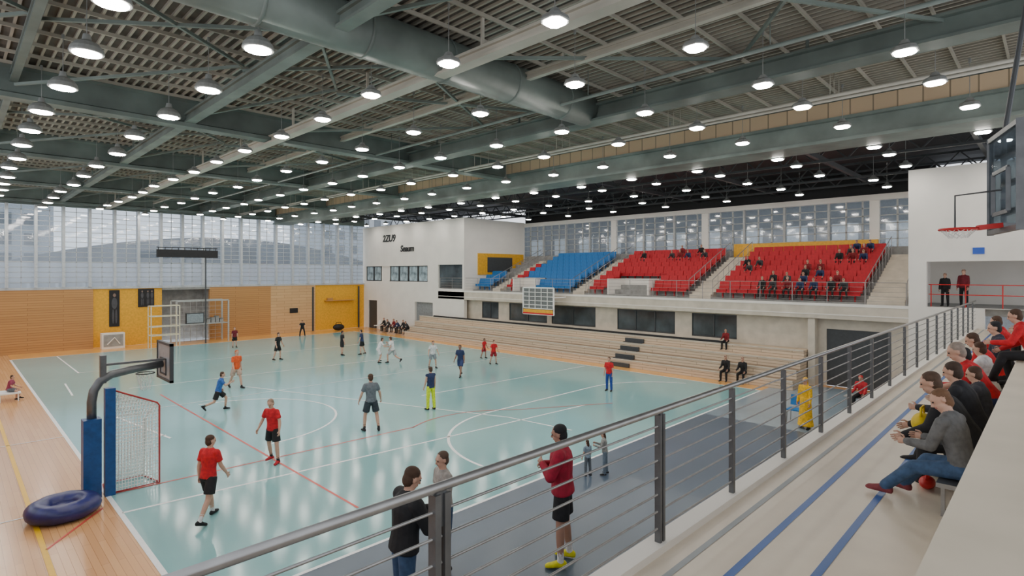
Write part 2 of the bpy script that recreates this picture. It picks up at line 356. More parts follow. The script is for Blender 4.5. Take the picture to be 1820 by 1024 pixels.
# gallery spectators
GZ = 3.0
gg = 'spectators seated on the gallery bench'
def gp(x, y, face, pose, label, seat=3.34, h=1.72, **k):
    return person((x, y, 0), face, h, pose, label, seat=seat, voxel=.010, bottom='long', top=k.pop('top', 'long'), group=gg, **k)
gp(6.42,.60,(.30,.95),'sitout','person in grey hooded top and jeans looking at a phone', topc=(.14,.14,.14), botc=(.05,.10,.2), hair=(.16,.08,.04), head=(28,35), shoe=(.25,.05,.06), h=1.5, seat=3.33)
gp(7.35,.62,(-.05,1),'sitfwd','person in black jacket leaning forward on the bench', topc=BLK, botc=BLK, hair=(.09,.05,.03), h=1.66, bulk=1.12)
gp(8.05,.62,(.2,1),'sitlow','person in black hooded top slouching on the bench', topc=(.02,.02,.025), botc=BLK, hair=(.05,.03,.02), h=1.62)
gp(9.35,.60,(-.2,1),'sitfwd','grey-haired person in red shirt leaning forward', seat=3.45, topc=RED, botc=NAVY, hair=(.3,.24,.2), top='short', h=1.72)
gp(8.7,.60,(.1,1),'sit','person in dark grey top seated on the bench', topc=(.05,.05,.06), botc=BLK, hair=BRN, h=1.36)
gp(10.1,.72,(-.1,1),'sitlow','person in red top with dark hair', topc=(.5,.03,.04), botc=NAVY, hair=BLK, h=1.55)
gp(11.0,.72,(.3,1),'sit','person in white top seated on the bench', topc=WHT, botc=BLK, hair=BRN, h=1.5)
gp(12.2,.68,(0,1),'sitfwd','person in red shirt seated on the bench', topc=RED, botc=BLK, hair=BRN)
gp(13.3,.66,(-.2,1),'sit','person in dark jacket seated on the bench', topc=(.03,.03,.05), botc=BLK, hair=BLK, seat=3.4)
gp(15.4,.66,(0,1),'sitlow','person in red jacket seated at the far bench end', topc=RED, botc=BLK, hair=BRN, seat=3.4)
gp(10.6,.22,(0,1),'sitlow','person in red jacket seated on the beige ledge', topc=RED, botc=BLK, hair=BRN, seat=3.96, h=1.4)
gp(14.3,.22,(0,1),'sit','person in black top seated on the beige ledge', topc=BLK, botc=BLK, hair=BRN, seat=3.96, h=1.5)
st = 'spectators in the upper stand'
tm = [person((0,0,0), (-1,0), 1.3, p_, 'seated spectator in %s clothes' % n_, c_, BLK, top='long', bottom='long', voxel=.026, parts=False, seat=.45, group=st)
      for p_, n_, c_ in (('sit','black',BLK), ('sitfwd','dark grey',(.04,.04,.045)), ('sit','dark red',(.2,.01,.015)), ('sitfwd','navy',NAVY))]
tz = [t.location.z-.45 for t in tm]
def spect(k, x, y, seat, face=None, h=1.3):
    o = tm[k].copy(); o.location = (x, y, seat+tz[k]*h/1.3); o.scale = [h/1.745]*3
    if face: o.rotation_euler = (0, 0, math.atan2(-face[0], face[1]))
    C.objects.link(o); return o
SX0, SDX, SZ0, SDZ = 28.5, .68, 3.85, .28
for i, (r, y) in enumerate([(0,10.6),(0,10.05),(0,9.4),(1,8.85),(0,7.5),(0,6.95),(3,9.1),(2,8.3),(5,8.0),(6,7.6),(6,7.05),(7,6.9),(4,12.4),(4,11.7),(3,8.5),(5,6.9),
                            (6,19.8),(6,17.7),(6,17.2),(6,16.6),(7,16.1),(6,15.5),(1,7.4),(0,8.2),(1,10.3),(1,9.6),(5,7.4),(7,7.5),(2,9.0),(3,12.0),(7,17.4),(0,8.8)]):
    spect(i % 4, SX0+SDX*r+.32, y, SZ0+SDZ*r+.46)
for i, y in enumerate((41.8,41.0,40.3,39.6,38.9,38.3)):
    spect(i % 4, 26.75, y, .48, h=1.45)
for i, (x, y) in enumerate(((26.15,11.3),(26.15,10.5))):
    spect(i*0, x, y, .43, h=1.55)
spect(2, 27.75, 12.0, 1.64, h=1.3)
person((28.7,3.3,3.8), (-1,.2), 1.35, 'stand', 'person in dark clothes standing in the balcony opening', BLK, BLK, top='long', bottom='long', voxel=.026, parts=False)
person((28.7,2.7,3.8), (-1,.4), 1.5, 'stand', 'person in dark red top in the balcony opening', (.15,.01,.02), BLK, top='long', bottom='long', voxel=.026, parts=False)
person((24.4,5.3,0), (-1,.2), 1.6, 'sit', 'person in red top and red cap seated beside the bleachers', (.5,.02,.03), BLK, hair=RED, seat=.45, top='long', bottom='long', voxel=.02)
person((1.75,30.3,0), (1,-.4), 1.25, 'sit', 'person in red and blue top seated at the court edge', (.3,.05,.1), GRY, seat=.36, voxel=.02)
for t in tm: bpy.data.objects.remove(t)
bpy.data.objects.remove(tmp)
# ------------------------------------------------------------ floor
f = MB()
f.box((-3,-6,-.3),(28.4,47,0),0)
def rect(x0,y0,x1,y1,z,mi): f.add([(x0,y0,z),(x1,y0,z),(x1,y1,z),(x0,y1,z)], [(0,1,2,3)], mi)
rect(2.65,9.3,25.1,44.2,.003,1); rect(2.65,2.4,19.5,9.3,.003,2); rect(19.5,2.4,27.8,9.3,.003,3)
rect(2.65,44.2,27.8,47,.003,4); rect(25.1,9.3,26.0,44.2,.003,4)
def seg(a, b, w, mi, z=.007):
    a = V((*a, z)); b = V((*b, z)); d = (b-a).normalized(); n_ = V((-d.y, d.x, 0))*w/2
    f.add([a-n_, b-n_, b+n_, a+n_], [(0,1,2,3)], mi)
def arc(c, r, a0, a1, w, mi, z=.007, n=32):
    vs = []; fs = []
    for i in range(n+1):
        t = math.radians(a0+(a1-a0)*i/n); e = V((math.cos(t), math.sin(t), 0)); cc = V((*c, z))
        vs += [cc+e*(r-w/2), cc+e*(r+w/2)]
        if i: k = 2*i; fs.append((k-2, k-1, k+1, k))
    f.add(vs, fs, mi)
W_, R_, Y_ = 5, 6, 7
seg((2.62,2.4),(2.62,44.2),.1,W_); seg((2.62,44.15),(25.1,44.15),.09,W_); seg((25.05,9.3),(25.05,44.2),.08,W_); seg((2.62,9.3),(25.1,9.3),.08,W_)
seg((2.65,14.4),(17.5,13.2),.08,W_); seg((14,19.1),(24.8,18.7),.07,W_); seg((5.7,29.6),(25,28.2),.06,W_)
seg((4.75,36),(4.75,44.15),.07,W_); seg((3.7,29.6),(3.85,33.0),.07,W_); seg((4.75,36),(25,36),.05,W_); seg((5.2,24.6),(25,24.0),.05,W_)
seg((9.5,26.3),(14.1,14.0),.07,W_); seg((14.1,14.0),(14.4,11.4),.07,W_)
arc((6.9,20.5),3.5,-90,90,.08,W_); arc((14.1,11),4.05,90,180,.09,W_); seg((14.1,15.05),(20.4,15.05),.09,W_); arc((20.4,11.0),4.05,20,90,.09,W_)
seg((4.2,24.5),(4.9,19.8),.08,W_); seg((4.9,20.3),(4.5,20.3),.08,W_)
seg((6.35,11),(6.35,27.2),.06,R_,.009); seg((2.65,15.8),(11,15.4),.06,R_,.009); arc((12.5,12.6),3.2,40,120,.05,R_,.009); seg((14.9,14.7),(18.5,12.6),.05,R_,.009)
seg((1.27,2.4),(1.27,47),.09,Y_); seg((0,15.6),(2.0,15.6),.05,W_); seg((0,22.4),(2.6,22.4),.05,W_); seg((1.3,13.5),(2.4,15.0),.05,R_)
f.obj('floor', [M_wood,M_teal,M_dark,M_lgray,M_orange,M_line,M_lred,M_lyel], kind='structure')
bx('floor', (-1,2.4,.012),(9,5.95,ZP), M_dark, kind='structure')
g = MB(); g.box((-2,.42,2.65),(27.8,2.34,GZ),0)
for y, w, mi in ((1.70,.06,1),(1.25,.06,1),(2.02,.05,2)): g.add([(-2,y-w/2,GZ+.003),(27.8,y-w/2,GZ+.003),(27.8,y+w/2,GZ+.003),(-2,y+w/2,GZ+.003)], [(0,1,2,3)], mi)
g.box((-2,2.20,GZ-.05),(27.8,2.36,GZ+.06),3)
g.obj('floor', [M_galf,M_lblue,M_lgr,M_white], kind='structure')
bx('trim_0', (-2,-4,2.65),(27.8,.42,3.95), M_ledge, kind='structure')
bx('wall_gallery', (-2,2.0,0),(27.8,2.2,2.65), M_grey, kind='structure')
bench = empty('bench', (5.9,.7,GZ), 'long low grey metal spectator bench with steel legs', 'bench')
b = MB(); b.box((6.2,.44,3.28),(20,.78,3.32),0)
b.obj('seat', M_steel, origin=(5.9,.7,3.28), parent=bench)
for i in range(10):
    x = 6.3+i*1.5; b = MB(); b.bar((x,.5,GZ),(x,.5,3.28),.03,.03); b.bar((x,.74,GZ),(x,.74,3.28),.03,.03); b.bar((x,.5,GZ+.05),(x,.74,GZ+.05),.025,.025)
    b.obj('leg', M_steel, origin=(x,.7,GZ), parent=bench)
rail = empty('guard_railing', (0,2.26,GZ), 'grey steel guard railing with round handrail and horizontal rods', 'railing')
xs = [-1.2,.3,1.77,3.98]+[5.35+1.42*i for i in range(16)]
for x in xs:
    b = MB(); dbl = x < 2
    if dbl:
        b.box((x-.05,2.23,2.72),(x-.012,2.29,4.07)); b.box((x+.012,2.23,2.72),(x+.05,2.29,4.07)); b.box((x-.03,2.245,3.9),(x+.03,2.275,4.08))
    elif x < 4.1:
        b.box((x-.04,2.235,2.72),(x-.008,2.285,4.07)); b.box((x+.008,2.235,2.72),(x+.04,2.285,4.07)); b.box((x-.02,2.245,3.9),(x+.02,2.275,4.08))
    else: b.box((x-.022,2.237,2.72),(x+.022,2.283,4.07))
    b.box((x-.06,2.285,2.72),(x+.06,2.345,2.95))
    b.obj('post', M_post, origin=(x,2.26,GZ), parent=rail)
b = MB(); b.tube([(-2,2.26,4.1),(27.7,2.26,4.1)], .025, seg=14); b.obj('handrail', M_steel, True, (0,2.26,4.1), rail)
for i in range(7):
    z = GZ+.17+.135*i; b = MB(); b.tube([(-2,2.26,z),(27.7,2.26,z)], .008, seg=8); b.obj('rod', M_steel, True, (0,2.26,z), rail)
bag = MB(); bag.ell(V((7.35,1.04,3.58)), V((.15,0,0)), V((0,.10,0)), V((0,0,.11))); bag.tube([(7.25,1.04,3.66),(7.27,1.04,3.75),(7.43,1.04,3.75),(7.45,1.04,3.66)], .012)
bag.obj('bag', mat('yellow_bag', (.78,.55,.01), .6), True, (7.35,1.04,3.47), label='bright yellow bag resting on a lap', cat='bag')
bag = MB(); bag.ell(V((7.0,.95,3.06)), V((.13,0,0)), V((0,.07,0)), V((0,0,.06))); bag.tube([(6.92,.95,3.1),(6.95,.95,3.15),(7.05,.95,3.15),(7.08,.95,3.1)], .01)
bag.obj('bag', M_red, True, (7.0,.95,3.0), label='small flat red bag on the gallery floor', cat='bag')
# ------------------------------------------------------------ end wall with windows
YW = 47.0
w = MB(); w.box((-3,YW,0),(7,YW+.3,4.05),0); w.box((14.3,YW,0),(19,YW+.3,4.05),0); w.box((19,YW,0),(22.9,YW+.3,4.05),1)
w.box((7,YW+.1,0),(11.1,YW+.3,4.05),2); w.box((22.9,YW+.1,0),(27.8,YW+.3,4.05),2)
w.box((11.1,YW+1.8,0),(14.3,YW+2,4.05),3); w.box((11.1,YW,3.9),(14.3,YW+2,4.05),3); w.box((11.0,YW+.3,0),(11.1,YW+2,4.05),3); w.box((14.3,YW+.3,0),(14.4,YW+2,4.05),3)
w.box((-3,YW-.02,4.05),(27.8,YW+.32,4.2),4); w.box((-3,YW,9.55),(27.8,YW+.3,10.7),5)
w.obj('wall_end', [M_panel,M_panel2,M_yel,M_grey,M_frame,M_beam], kind='structure')
bay = 1.4
for i in range(22):
    x0 = -3+i*bay
    x1 = min(x0+bay, 27.8)
    if x1-x0 < .1: break
    b = MB(); b.box((x0-.08,YW-.22,4.2),(x0+.08,YW+.25,9.55))
    for k in range(1, 16):
        z = 4.2+k*.335; t_ = .035 if k in (5,) else .018; b.box((x0+.08,YW+.08,z-t_),(x1-.08,YW+.12,z+t_))
    b.box(((x0+x1)/2-.02,YW+.08,4.2),((x0+x1)/2+.02,YW+.12,9.55))
    wo = b.obj('window_%d' % (i+1), M_frame, origin=((x0+x1)/2,YW,4.2), kind='structure')
    b = MB(); b.add([(x0+.08,YW+.1,5.87),(x1-.08,YW+.1,5.87),(x1-.08,YW+.1,9.55),(x0+.08,YW+.1,9.55)], [(0,1,2,3)], 0)
    b.add([(x0+.08,YW+.1,4.2),(x1-.08,YW+.1,4.2),(x1-.08,YW+.1,5.87),(x0+.08,YW+.1,5.87)], [(0,1,2,3)], 1)
    b.obj('glass', [M_glass, M_glassf], origin=((x0+x1)/2,YW,4.2), parent=wo)
o = MB(); o.box((-40,49.5,-.6),(90,160,-.4)); o.obj('trim_1', M_out, kind='structure')
M_oroof = mat('outside_roof', (.16,.18,.20), .6, noise=.15, nscale=.3)
o = MB(); rs = []
for y in (66, 90):
    rs.append([V((-2+i*2.4, y, 4.0+5.0*math.sin(math.pi*(i/20))**.8 if 0 < i < 20 else 4.0)) for i in range(21)]+[V((46,y,-.4)), V((-2,y,-.4))])
o.rings(rs)
for i in range(24): o.box((-1+i*2.0,65.8,-.4),(-.8+i*2.0,66,4.2),1)
for z in (1.5,3.1): o.box((-2,65.85,z),(46,66,z+.2),1)
o.obj('neighbouring_building', [M_oroof, M_out], label='grey arched-roof building seen outside through the windows', cat='building')
for x0, x1, hh in ((-30,-6,17),(-4,10,14),(48,66,16)):
    o = MB(); o.box((x0,96,-.4),(x1,108,hh),0)
    nx = int((x1-x0)/2.6)
    for i in range(nx):
        for j in range(int(hh/2.6)): o.box((x0+.6+i*2.6,95.9,1+j*2.6),(x0+2.0+i*2.6,96,2.5+j*2.6),1)
    o.obj('neighbouring_building', [mat('outside_block', (.42,.45,.48), .7), M_oroof], label='pale multi-storey block seen outside through the windows', cat='building', origin=((x0+x1)/2,102,-.4))
bx('wall_left', (-3.3,-6,0),(-3,YW,4.05), M_panel, kind='structure')
# ------------------------------------------------------------ side wall (white blocks)
XW = 27.8
def wallholes(name, x, y0, y1, z0, z1, holes, th, m):
    b = MB(); ys = sorted({y0, y1, *[h[0] for h in holes], *[h[1] for h in holes]}); zs = sorted({z0, z1, *[h[2] for h in holes], *[h[3] for h in holes]})
    for i in range(len(ys)-1):
        for j in range(len(zs)-1):
            yc = (ys[i]+ys[i+1])/2; zc = (zs[j]+zs[j+1])/2
            if any(h[0] < yc < h[1] and h[2] < zc < h[3] for h in holes): continue
            b.box((x,ys[i],zs[j]),(x+th,ys[i+1],zs[j+1]))
    return b.obj(name, m, kind='structure')
wallholes('wall_side', XW, 32.5, 47.3, 0, 9.4, [(37.1,46.7,4.4,5.75),(32.7,35.7,3.9,5.8),(44.8,46.3,0,2.6),(36.4,38.9,0,2.7)], .3, M_white)
w = MB(); w.box((XW+.3,32.5,3.1),(34.6,32.8,9.4),0); w.box((XW+.3,35.7,3.1),(30,36,9.3),0); w.box((29.2,32.44,5.0),(34.4,32.5,6.7),1); w.box((30.2,32.40,5.2),(33.0,32.44,6.4),2); w.obj('wall_side', [M_white, M_yel, M_dframe], kind='structure')
bx('wall_side', (30,36,0),(30.2,47.3,9.3), M_grey, kind='structure')
yy = [37.1,38.5,39.9,41.3,42.7,44.1,45.4,46.7]
for i in range(7):
    b = MB(); y0, y1 = yy[i]+.04, yy[i+1]-.04
    for lo, hi in (((XW+.05,y0,4.4),(XW+.15,y0+.07,5.75)),((XW+.05,y1-.07,4.4),(XW+.15,y1,5.75)),((XW+.05,y0,4.4),(XW+.15,y1,4.47)),((XW+.05,y0,5.68),(XW+.15,y1,5.75))): b.box(lo, hi)
    wo = b.obj('window_%d' % (40+i), M_dframe if i not in (4,) else M_white, origin=(XW+.1,(y0+y1)/2,4.4), kind='structure')
    b = MB(); b.box((XW+.09,y0+.07,4.47),(XW+.1,y1-.07,5.68)); b.obj('glass', mat('pale_pane', (.35,.45,.5), .1, noise=.3, nscale=2) if i != 4 else M_white, origin=(XW+.1,(y0+y1)/2,4.4), parent=wo)
bx('window_50', (XW+.15,32.7,3.9),(XW+.2,35.7,5.8), M_dglass, kind='structure')
bx('door_1', (XW+.1,44.8,0.005),(XW+.18,46.3,2.6), M_dframe, kind='structure'); bx('door_2', (XW+.2,36.4,.005),(XW+.28,38.9,2.7), mat('door_grey', (.25,.27,.28), .5), kind='structure')
wallholes('wall_side', XW, -6, 4.4, 0, 9.4, [(-4,3.8,3.8,5.63),(.42,2.0,3.0,3.79)], .3, M_white)
w = MB(); w.box((XW+.3,-6,3.5),(32,4.2,3.8),0); w.box((31.8,-6,3.8),(32,4.2,9.4),1); w.box((28.1,4.2,3.8),(34.6,4.38,9.4),1); w.obj('wall_side', [M_grey, M_white], kind='structure')
def text(s, loc, size, m, label):
    cu = bpy.data.curves.new('tmp_text', 'FONT'); cu.body = s; cu.size = size; cu.extrude = .02; cu.align_x = 'CENTER'; cu.shear = .2; cu.offset = .02
    t_ = bpy.data.objects.new('tmp_text', cu); C.objects.link(t_)
    dg = bpy.context.evaluated_depsgraph_get(); dg.update()
    me = bpy.data.meshes.new_from_object(t_.evaluated_get(dg)); me.name = 'wall_lettering'
    bpy.data.objects.remove(t_)
    me.materials.clear(); me.materials.append(m)
    o_ = bpy.data.objects.new('wall_lettering', me); C.objects.link(o_)
    o_.matrix_world = Matrix(((0,0,-1,loc[0]),(-1,0,0,loc[1]),(0,1,0,loc[2]),(0,0,0,1)))
    tag(o_, label, 'lettering')
text('2ZU9', (XW-.03,42.8,7.95), .85, M_text, 'upper line of black lettering on the white wall'); text('Seaum', (XW-.03,40.0,7.0), .76, M_text, 'lower line of black lettering on the white wall')
bx('sign', (XW-.04,2.0,5.9),(XW-.005,2.35,6.15), M_bluesign, label='small blue notice sign on the white wall', cat='sign')
# ------------------------------------------------------------ balcony, lower wall, bleachers
b = MB(); b.box((XW,4.4,3.1),(28.5,35.7,3.75),0); b.box((XW-.02,4.4,3.68),(XW+.1,35.7,3.8),1); b.box((XW-.015,4.4,3.28),(XW,35.7,3.32),1)
b.obj('trim_2', [M_conc, M_white], kind='structure')
holes = [(33,34.9),(29.3,31.1),(24.6,28.2),(20.6,24.2),(15.2,19.0),(11.75,14.2)]
wallholes('wall_lower', 28.4, 4.4, 36.4, 0, 3.1, [(a,c,1.75,3.0) for a, c in holes]+[(5.2,7.6,0,2.6)], .2, M_conc)
for i, (a, c) in enumerate(holes):
    b = MB(); nn = max(2, int((c-a)/1.2))
    for k in range(nn+1):
        y = a+(c-a)*k/nn; b.box((28.42,max(a,y-.03),1.75),(28.5,min(c,y+.03),3.0))
    b.box((28.42,a,1.75),(28.5,c,1.82)); b.box((28.42,a,2.93),(28.5,c,3.0))
    wo = b.obj('window_%d' % (60+i), M_dframe, origin=(28.45,(a+c)/2,1.75), kind='structure')
    b = MB(); b.box((28.47,a,1.8),(28.48,c,2.95)); b.obj('glass', M_dglass, origin=(28.45,(a+c)/2,1.75), parent=wo)
bx('entrance_shade', (28.45,5.2,.005),(28.52,7.6,2.6), M_dframe, kind='structure')  # dark sheet standing in for the shade inside the open entrance
bx('wall_lower', (27.9,7.95,0),(28.38,8.25,3.08), M_conc, kind='structure')
BL = empty('bleachers', (27,20,0), 'stepped pale timber bleachers along the court side', 'bleachers')
b = MB()
for i in range(4):
    x1 = 26.5+.5*i if i < 3 else 28.37
    b.box((26.0+.5*i,8.3,0),(x1,32.4,.4*(i+1)), 0); b.box((26.0+.5*i,32.4,0),(min(x1,27.78),37.8,.4*(i+1)), 0)
    b.box((25.97+.5*i,8.3,.4*(i+1)-.04),(26.12+.5*i,37.8,.4*(i+1)+.01), 1)
b.obj('tier', [M_bleach, M_conc], origin=(27,20,0), parent=BL)
b = MB()
for i in range(8): b.box((25.9+.25*i,16.6,.2*i+.012),(26.18+.25*i,17.8,.2*(i+1)+.03))
b.obj('staircase', M_dframe, origin=(27,20,0), parent=BL)
b = MB(); b.box((27.55,12,1.61),(27.62,36,1.72))
for i in range(17): b.box((27.56,12+1.5*i-.02,1.6),(27.61,12+1.5*i+.02,1.66))
b.obj('rail', M_black, origin=(27,20,0), parent=BL)
b = MB()
for i in range(9): b.box((SX0+SDX*i+.13,4.42,3.1),(SX0+SDX*(i+1)+.13 if i < 8 else 34.68,32.4,SZ0+SDZ*i))
b.obj('trim_3', M_grey, kind='structure')  # stepped concrete body of the grandstand
sb = MB(); sb.box((-.21,-.26,.38),(.20,.26,.45)); sb.bar((.18,0,.40),(.30,0,.88),.52,.05,0,(1,0,0)); sb.box((-.02,-.03,0.0),(.06,.03,.38)); sb.box((-.21,-.26,.26),(-.17,.26,.40))
seatm = {nme: sb.mesh('stadium_seat', [m]) for nme, m in (('red', M_rseat), ('blue', M_bseat))}
def seatrow(y0, y1, rows, col, skip=lambda r, y: False):
    n_ = int(round((y1-y0)/.56))
    for r in rows:
        for k in range(n_):
            y = y0+(k+.5)*(y1-y0)/n_
            if skip(r, y): continue
            so_ = bpy.data.objects.new('stadium_seat', seatm[col]); C.objects.link(so_); so_.location = (SX0+SDX*r+.42, y, SZ0+SDZ*r+.002)
            tag(so_, '%s plastic stadium seat bolted to a concrete step' % col, 'seat', None, '%s seats in the upper stand' % col)
seatrow(6.3, 13.0, range(8), 'red')
seatrow(14.7, 21.3, range(8), 'red', lambda r, y: r < 3 and 16.9 < y < 20.0)
seatrow(22.8, 28.2, range(8), 'blue', lambda r, y: r < 2 and y > 25.8)
seatrow(28.2, 28.8, range(5), 'red'); seatrow(30.6, 32.2, range(3), 'blue')
for i, (y0, y1, d) in enumerate(((17.0,19.9,2.0),(25.9,28.1,1.3))):
    b = MB(); b.box((SX0+.15,y0,SZ0),(SX0+d,y0+.12,SZ0+.95)); b.box((SX0+.15,y1-.12,SZ0),(SX0+d,y1,SZ0+.95)); b.box((SX0+d-.12,y0,SZ0),(SX0+d,y1,SZ0+.95))
    b.obj('trim_%d' % (10+i), M_white, kind='structure')  # white vomitory parapets set into the grandstand
for q_, (y0, y1) in enumerate(((4.5,6.2),(13.1,14.6),(21.5,22.7),(29.2,30.3))):
    b = MB()
    for i in range(16): b.box((SX0+.11+SDX/2*i,y0+.15,SZ0+SDZ/2*i-.15),(SX0+.13+SDX/2*(i+1),y1-.15,SZ0+SDZ/2*(i+1)+.01))
    b.obj('trim_%d' % (20+q_), M_conc, kind='structure')  # concrete aisle steps of the grandstand
    for yy_ in (y0+.08, y1-.08):
        b = MB(); a = V((SX0+.2,yy_,SZ0+.95)); e = V((SX0+SDX*8+.2,yy_,SZ0+SDZ*8+.95)); b.tube([a, e], .02)
        b.tube([a-V((0,0,.45)), e-V((0,0,.45))], .01)
        for i in range(9): p = a+(e-a)*i/8; b.tube([p, (p.x,p.y,p.z-.94)], .015, seg=6)
        b.obj('handrail', M_steel, label='steel handrail beside aisle steps', cat='railing', origin=(SX0,yy_,SZ0), group='aisle handrails')
br = empty('guard_railing', (XW+.15,20,3.75), 'thin steel balcony railing with horizontal wires', 'railing')
for i in range(22):
    y = 4.5+i*1.48; b = MB(); b.tube([(XW+.15,y,3.75),(XW+.15,y,4.75)], .018, seg=6); b.obj('post', M_steel, origin=(XW+.15,y,3.75), parent=br)
for z in (4.75,4.55,4.35,4.15,3.95): b = MB(); b.tube([(XW+.15,4.45,z),(XW+.15,35.6,z)], .016 if z > 4.7 else .007, seg=6); b.obj('rod', M_steel, origin=(XW+.15,20,z), parent=br)
br = empty('guard_railing', (XW+.4,0,3.8), 'red and steel railing inside the balcony opening', 'railing')
for i in range(6): b = MB(); b.tube([(XW+.4,3.7-i*1.1,3.8),(XW+.4,3.7-i*1.1,4.7)], .02, seg=6); b.obj('post', M_red, origin=(XW+.4,3.7-i*1.1,3.8), parent=br)
for z in (4.7,4.3): b = MB(); b.tube([(XW+.4,-2,z),(XW+.4,3.78,z)], .02, seg=6); b.obj('rod', M_red, origin=(XW+.4,0,z), parent=br)
b = MB(); b.box((34.7,4.4,3.1),(35,32.8,6.55),0); b.box((34.6,4.4,9.05),(35.1,32.8,9.35),1); b.box((35,4.4,9.35),(35.3,32.8,10.6),2); b.box((34.6,6.8,6.15),(34.69,14.5,6.95),3)
b.obj('wall_back', [M_grey, M_white, M_black, M_yel], kind='structure')
n_ = 12
for i in range(n_):
    y0 = 4.4+i*(28.4/n_); y1 = y0+28.4/n_; b = MB()
    pw = .45 if i in (1,5,8) else .12
    b.box((34.72,y0,6.55),(34.95,y0+pw,9.1), 1 if pw > .2 else 0)
    for k in (1,2): yk = y0+(y1-y0)*k/3; b.box((34.8,yk-.04,6.55),(34.88,yk+.04,9.1))
    for k in range(1,6): b.box((34.8,y0,6.55+.42*k-.02),(34.88,y1,6.55+.42*k+.02))
    wo = b.obj('window_%d' % (70+i), [M_cage, M_white], origin=(34.85,(y0+y1)/2,6.55), kind='structure')
    b = MB(); b.add([(34.9,y0,6.55),(34.9,y1,6.55),(34.9,y1,9.1),(34.9,y0,9.1)], [(0,1,2,3)]); b.obj('glass', M_glass2, origin=(34.85,(y0+y1)/2,6.55), parent=wo)
o = MB(); o.box((44,-4,-.4),(60,60,10.2),0)  # added block, tall enough to hide bright sky behind the upper glazing
for i in range(19): o.box((43.9,-3+i*3.2,6.6),(44,-1.4+i*3.2,8.6),1)  # pale panes imitate lit windows by colour alone
o.obj('neighbouring_building', [mat('outside_dark', (.17,.18,.19), .8), mat('painted_lit_pane', (.8,.85,.9), .5)], label='dark building added behind the upper stand glazing', cat='building')
# ------------------------------------------------------------ ceiling
b = MB(); b.box((-3.3,-6,10.62),(20.4,YW+.3,10.9),0); b.box((20.4,-6,10.62),(35.3,YW+.3,10.9),2)
x = -3.0
while x < 19: b.box((x,-6,10.56),(x+.05,YW,10.62),1); x += .21
y = -5.8
while y < YW: b.box((-3.2,y,10.48),(19.2,y+.045,10.56),1); y += .95
b.obj('ceiling', [M_deck, M_rib, M_black], kind='structure')
bg = 'roof beams'
b = MB(); b.rings([[V((xx,10.1+.47*math.cos(t),10.07+.49*math.sin(t))) for t in [2*math.pi*j/20 for j in range(20)]] for xx in (-3.2, 13.4)])
for k in range(8):
    xx = -2.5+k*2.1; b.rings([[V((xx_,10.1+.49*math.cos(t),10.07+.51*math.sin(t))) for t in [2*math.pi*j/20 for j in range(20)]] for xx_ in (xx, xx+.06)])
b.obj('ceiling_duct', M_beam2, True, origin=(0,10.1,9.58), label='large round grey-green roof duct beam', cat='duct')
for y in (19.3, 28.5, 37.6, 46.4):
    b = MB(); h = .24
    prof = [(-h,10.5),(-h*.4,10.45),(-h*.4,9.86),(-h,9.8),(-h,9.68),(h,9.68),(h,9.8),(h*.4,9.86),(h*.4,10.45),(h,10.5),(h,10.6),(-h,10.6)]
    b.rings([[V((xx,y+p,z)) for p, z in prof] for xx in (-3.2, 19.1)])
    b.obj('ceiling_beam', M_beam, origin=(0,y,9.68), label='deep green-grey steel roof beam', cat='beam', group=bg)
for x, w_, z0, z9, m in ((1.2,.16,10.1,10.35,M_beam),(5.25,.28,9.8,10.1,M_beam2),(7.8,.30,9.6,9.85,M_lbeam),(10.4,.14,10.1,10.3,M_lbeam),(13.6,.6,9.66,10.15,M_beam)):
    b = MB(); b.box((x-w_/2,-6,z0),(x+w_/2,YW,z0+.06)); b.box((x-w_/2*.5,-6,z0+.06),(x+w_/2*.5,YW,z9-.06)); b.box((x-w_/2,-6,z9-.06),(x+w_/2,YW,z9))
    for k in range(12): b.box((x-.03,-5+k*4.5,z9),(x+.03,-4.94+k*4.5,10.48))
    b.obj('ceiling_beam', m, origin=(x,0,z0), label='long slim flanged steel roof girder', cat='beam', group=bg)
b = MB(); b.box((19.3,-6,9.28),(20.4,YW,10.6),0); b.box((19.22,-6,9.98),(19.3,YW,10.46),1); b.box((19.15,-6,9.22),(20.5,YW,9.32),0); b.box((19.12,-6,9.88),(19.3,YW,9.97),0)
b.obj('ceiling_beam', [M_beam2, M_beige], origin=(19.8,0,9.2), label='large edge girder with beige panelled upper face', cat='beam', group=bg)
for x, z in ((16.0,9.75),(16.35,9.75),(16.8,9.9),(11.8,9.8)):
    b = MB(); b.tube([(x,-6,z),(x,YW,z)], .045, seg=10)
    for k in range(12): b.tube([(x,-5+k*4.6,z),(x,-5+k*4.6,10.5)], .012, seg=5)
    b.obj('ceiling_pipe', M_lbeam if x > 12 else M_beam2, True, (x,0,z), label='service pipe hung below the roof', cat='pipe', group='ceiling service pipes')
bys = [1.0,10.1,19.3,28.5,37.6,46.4]
for j in range(5):
    ya, yb = bys[j]+.5, bys[j+1]-.5; ym = (ya+yb)/2
    for x0, x1 in ((-2.8,1.2),(1.2,5.25),(5.25,7.8),(7.8,13.6)):
        for (pa, pb) in (((x0,ya,9.95),(x1,ym,10.42)),((x0,yb,9.95),(x1,ym,10.42)),((x1,ya,10.05),(x0,ym,10.3))):
            b = MB(); b.bar(pa, pb, .06, .07); b.obj('roof_brace', M_beam2, origin=pa, label='slim diagonal steel brace between roof beams', cat='brace', group='roof braces')
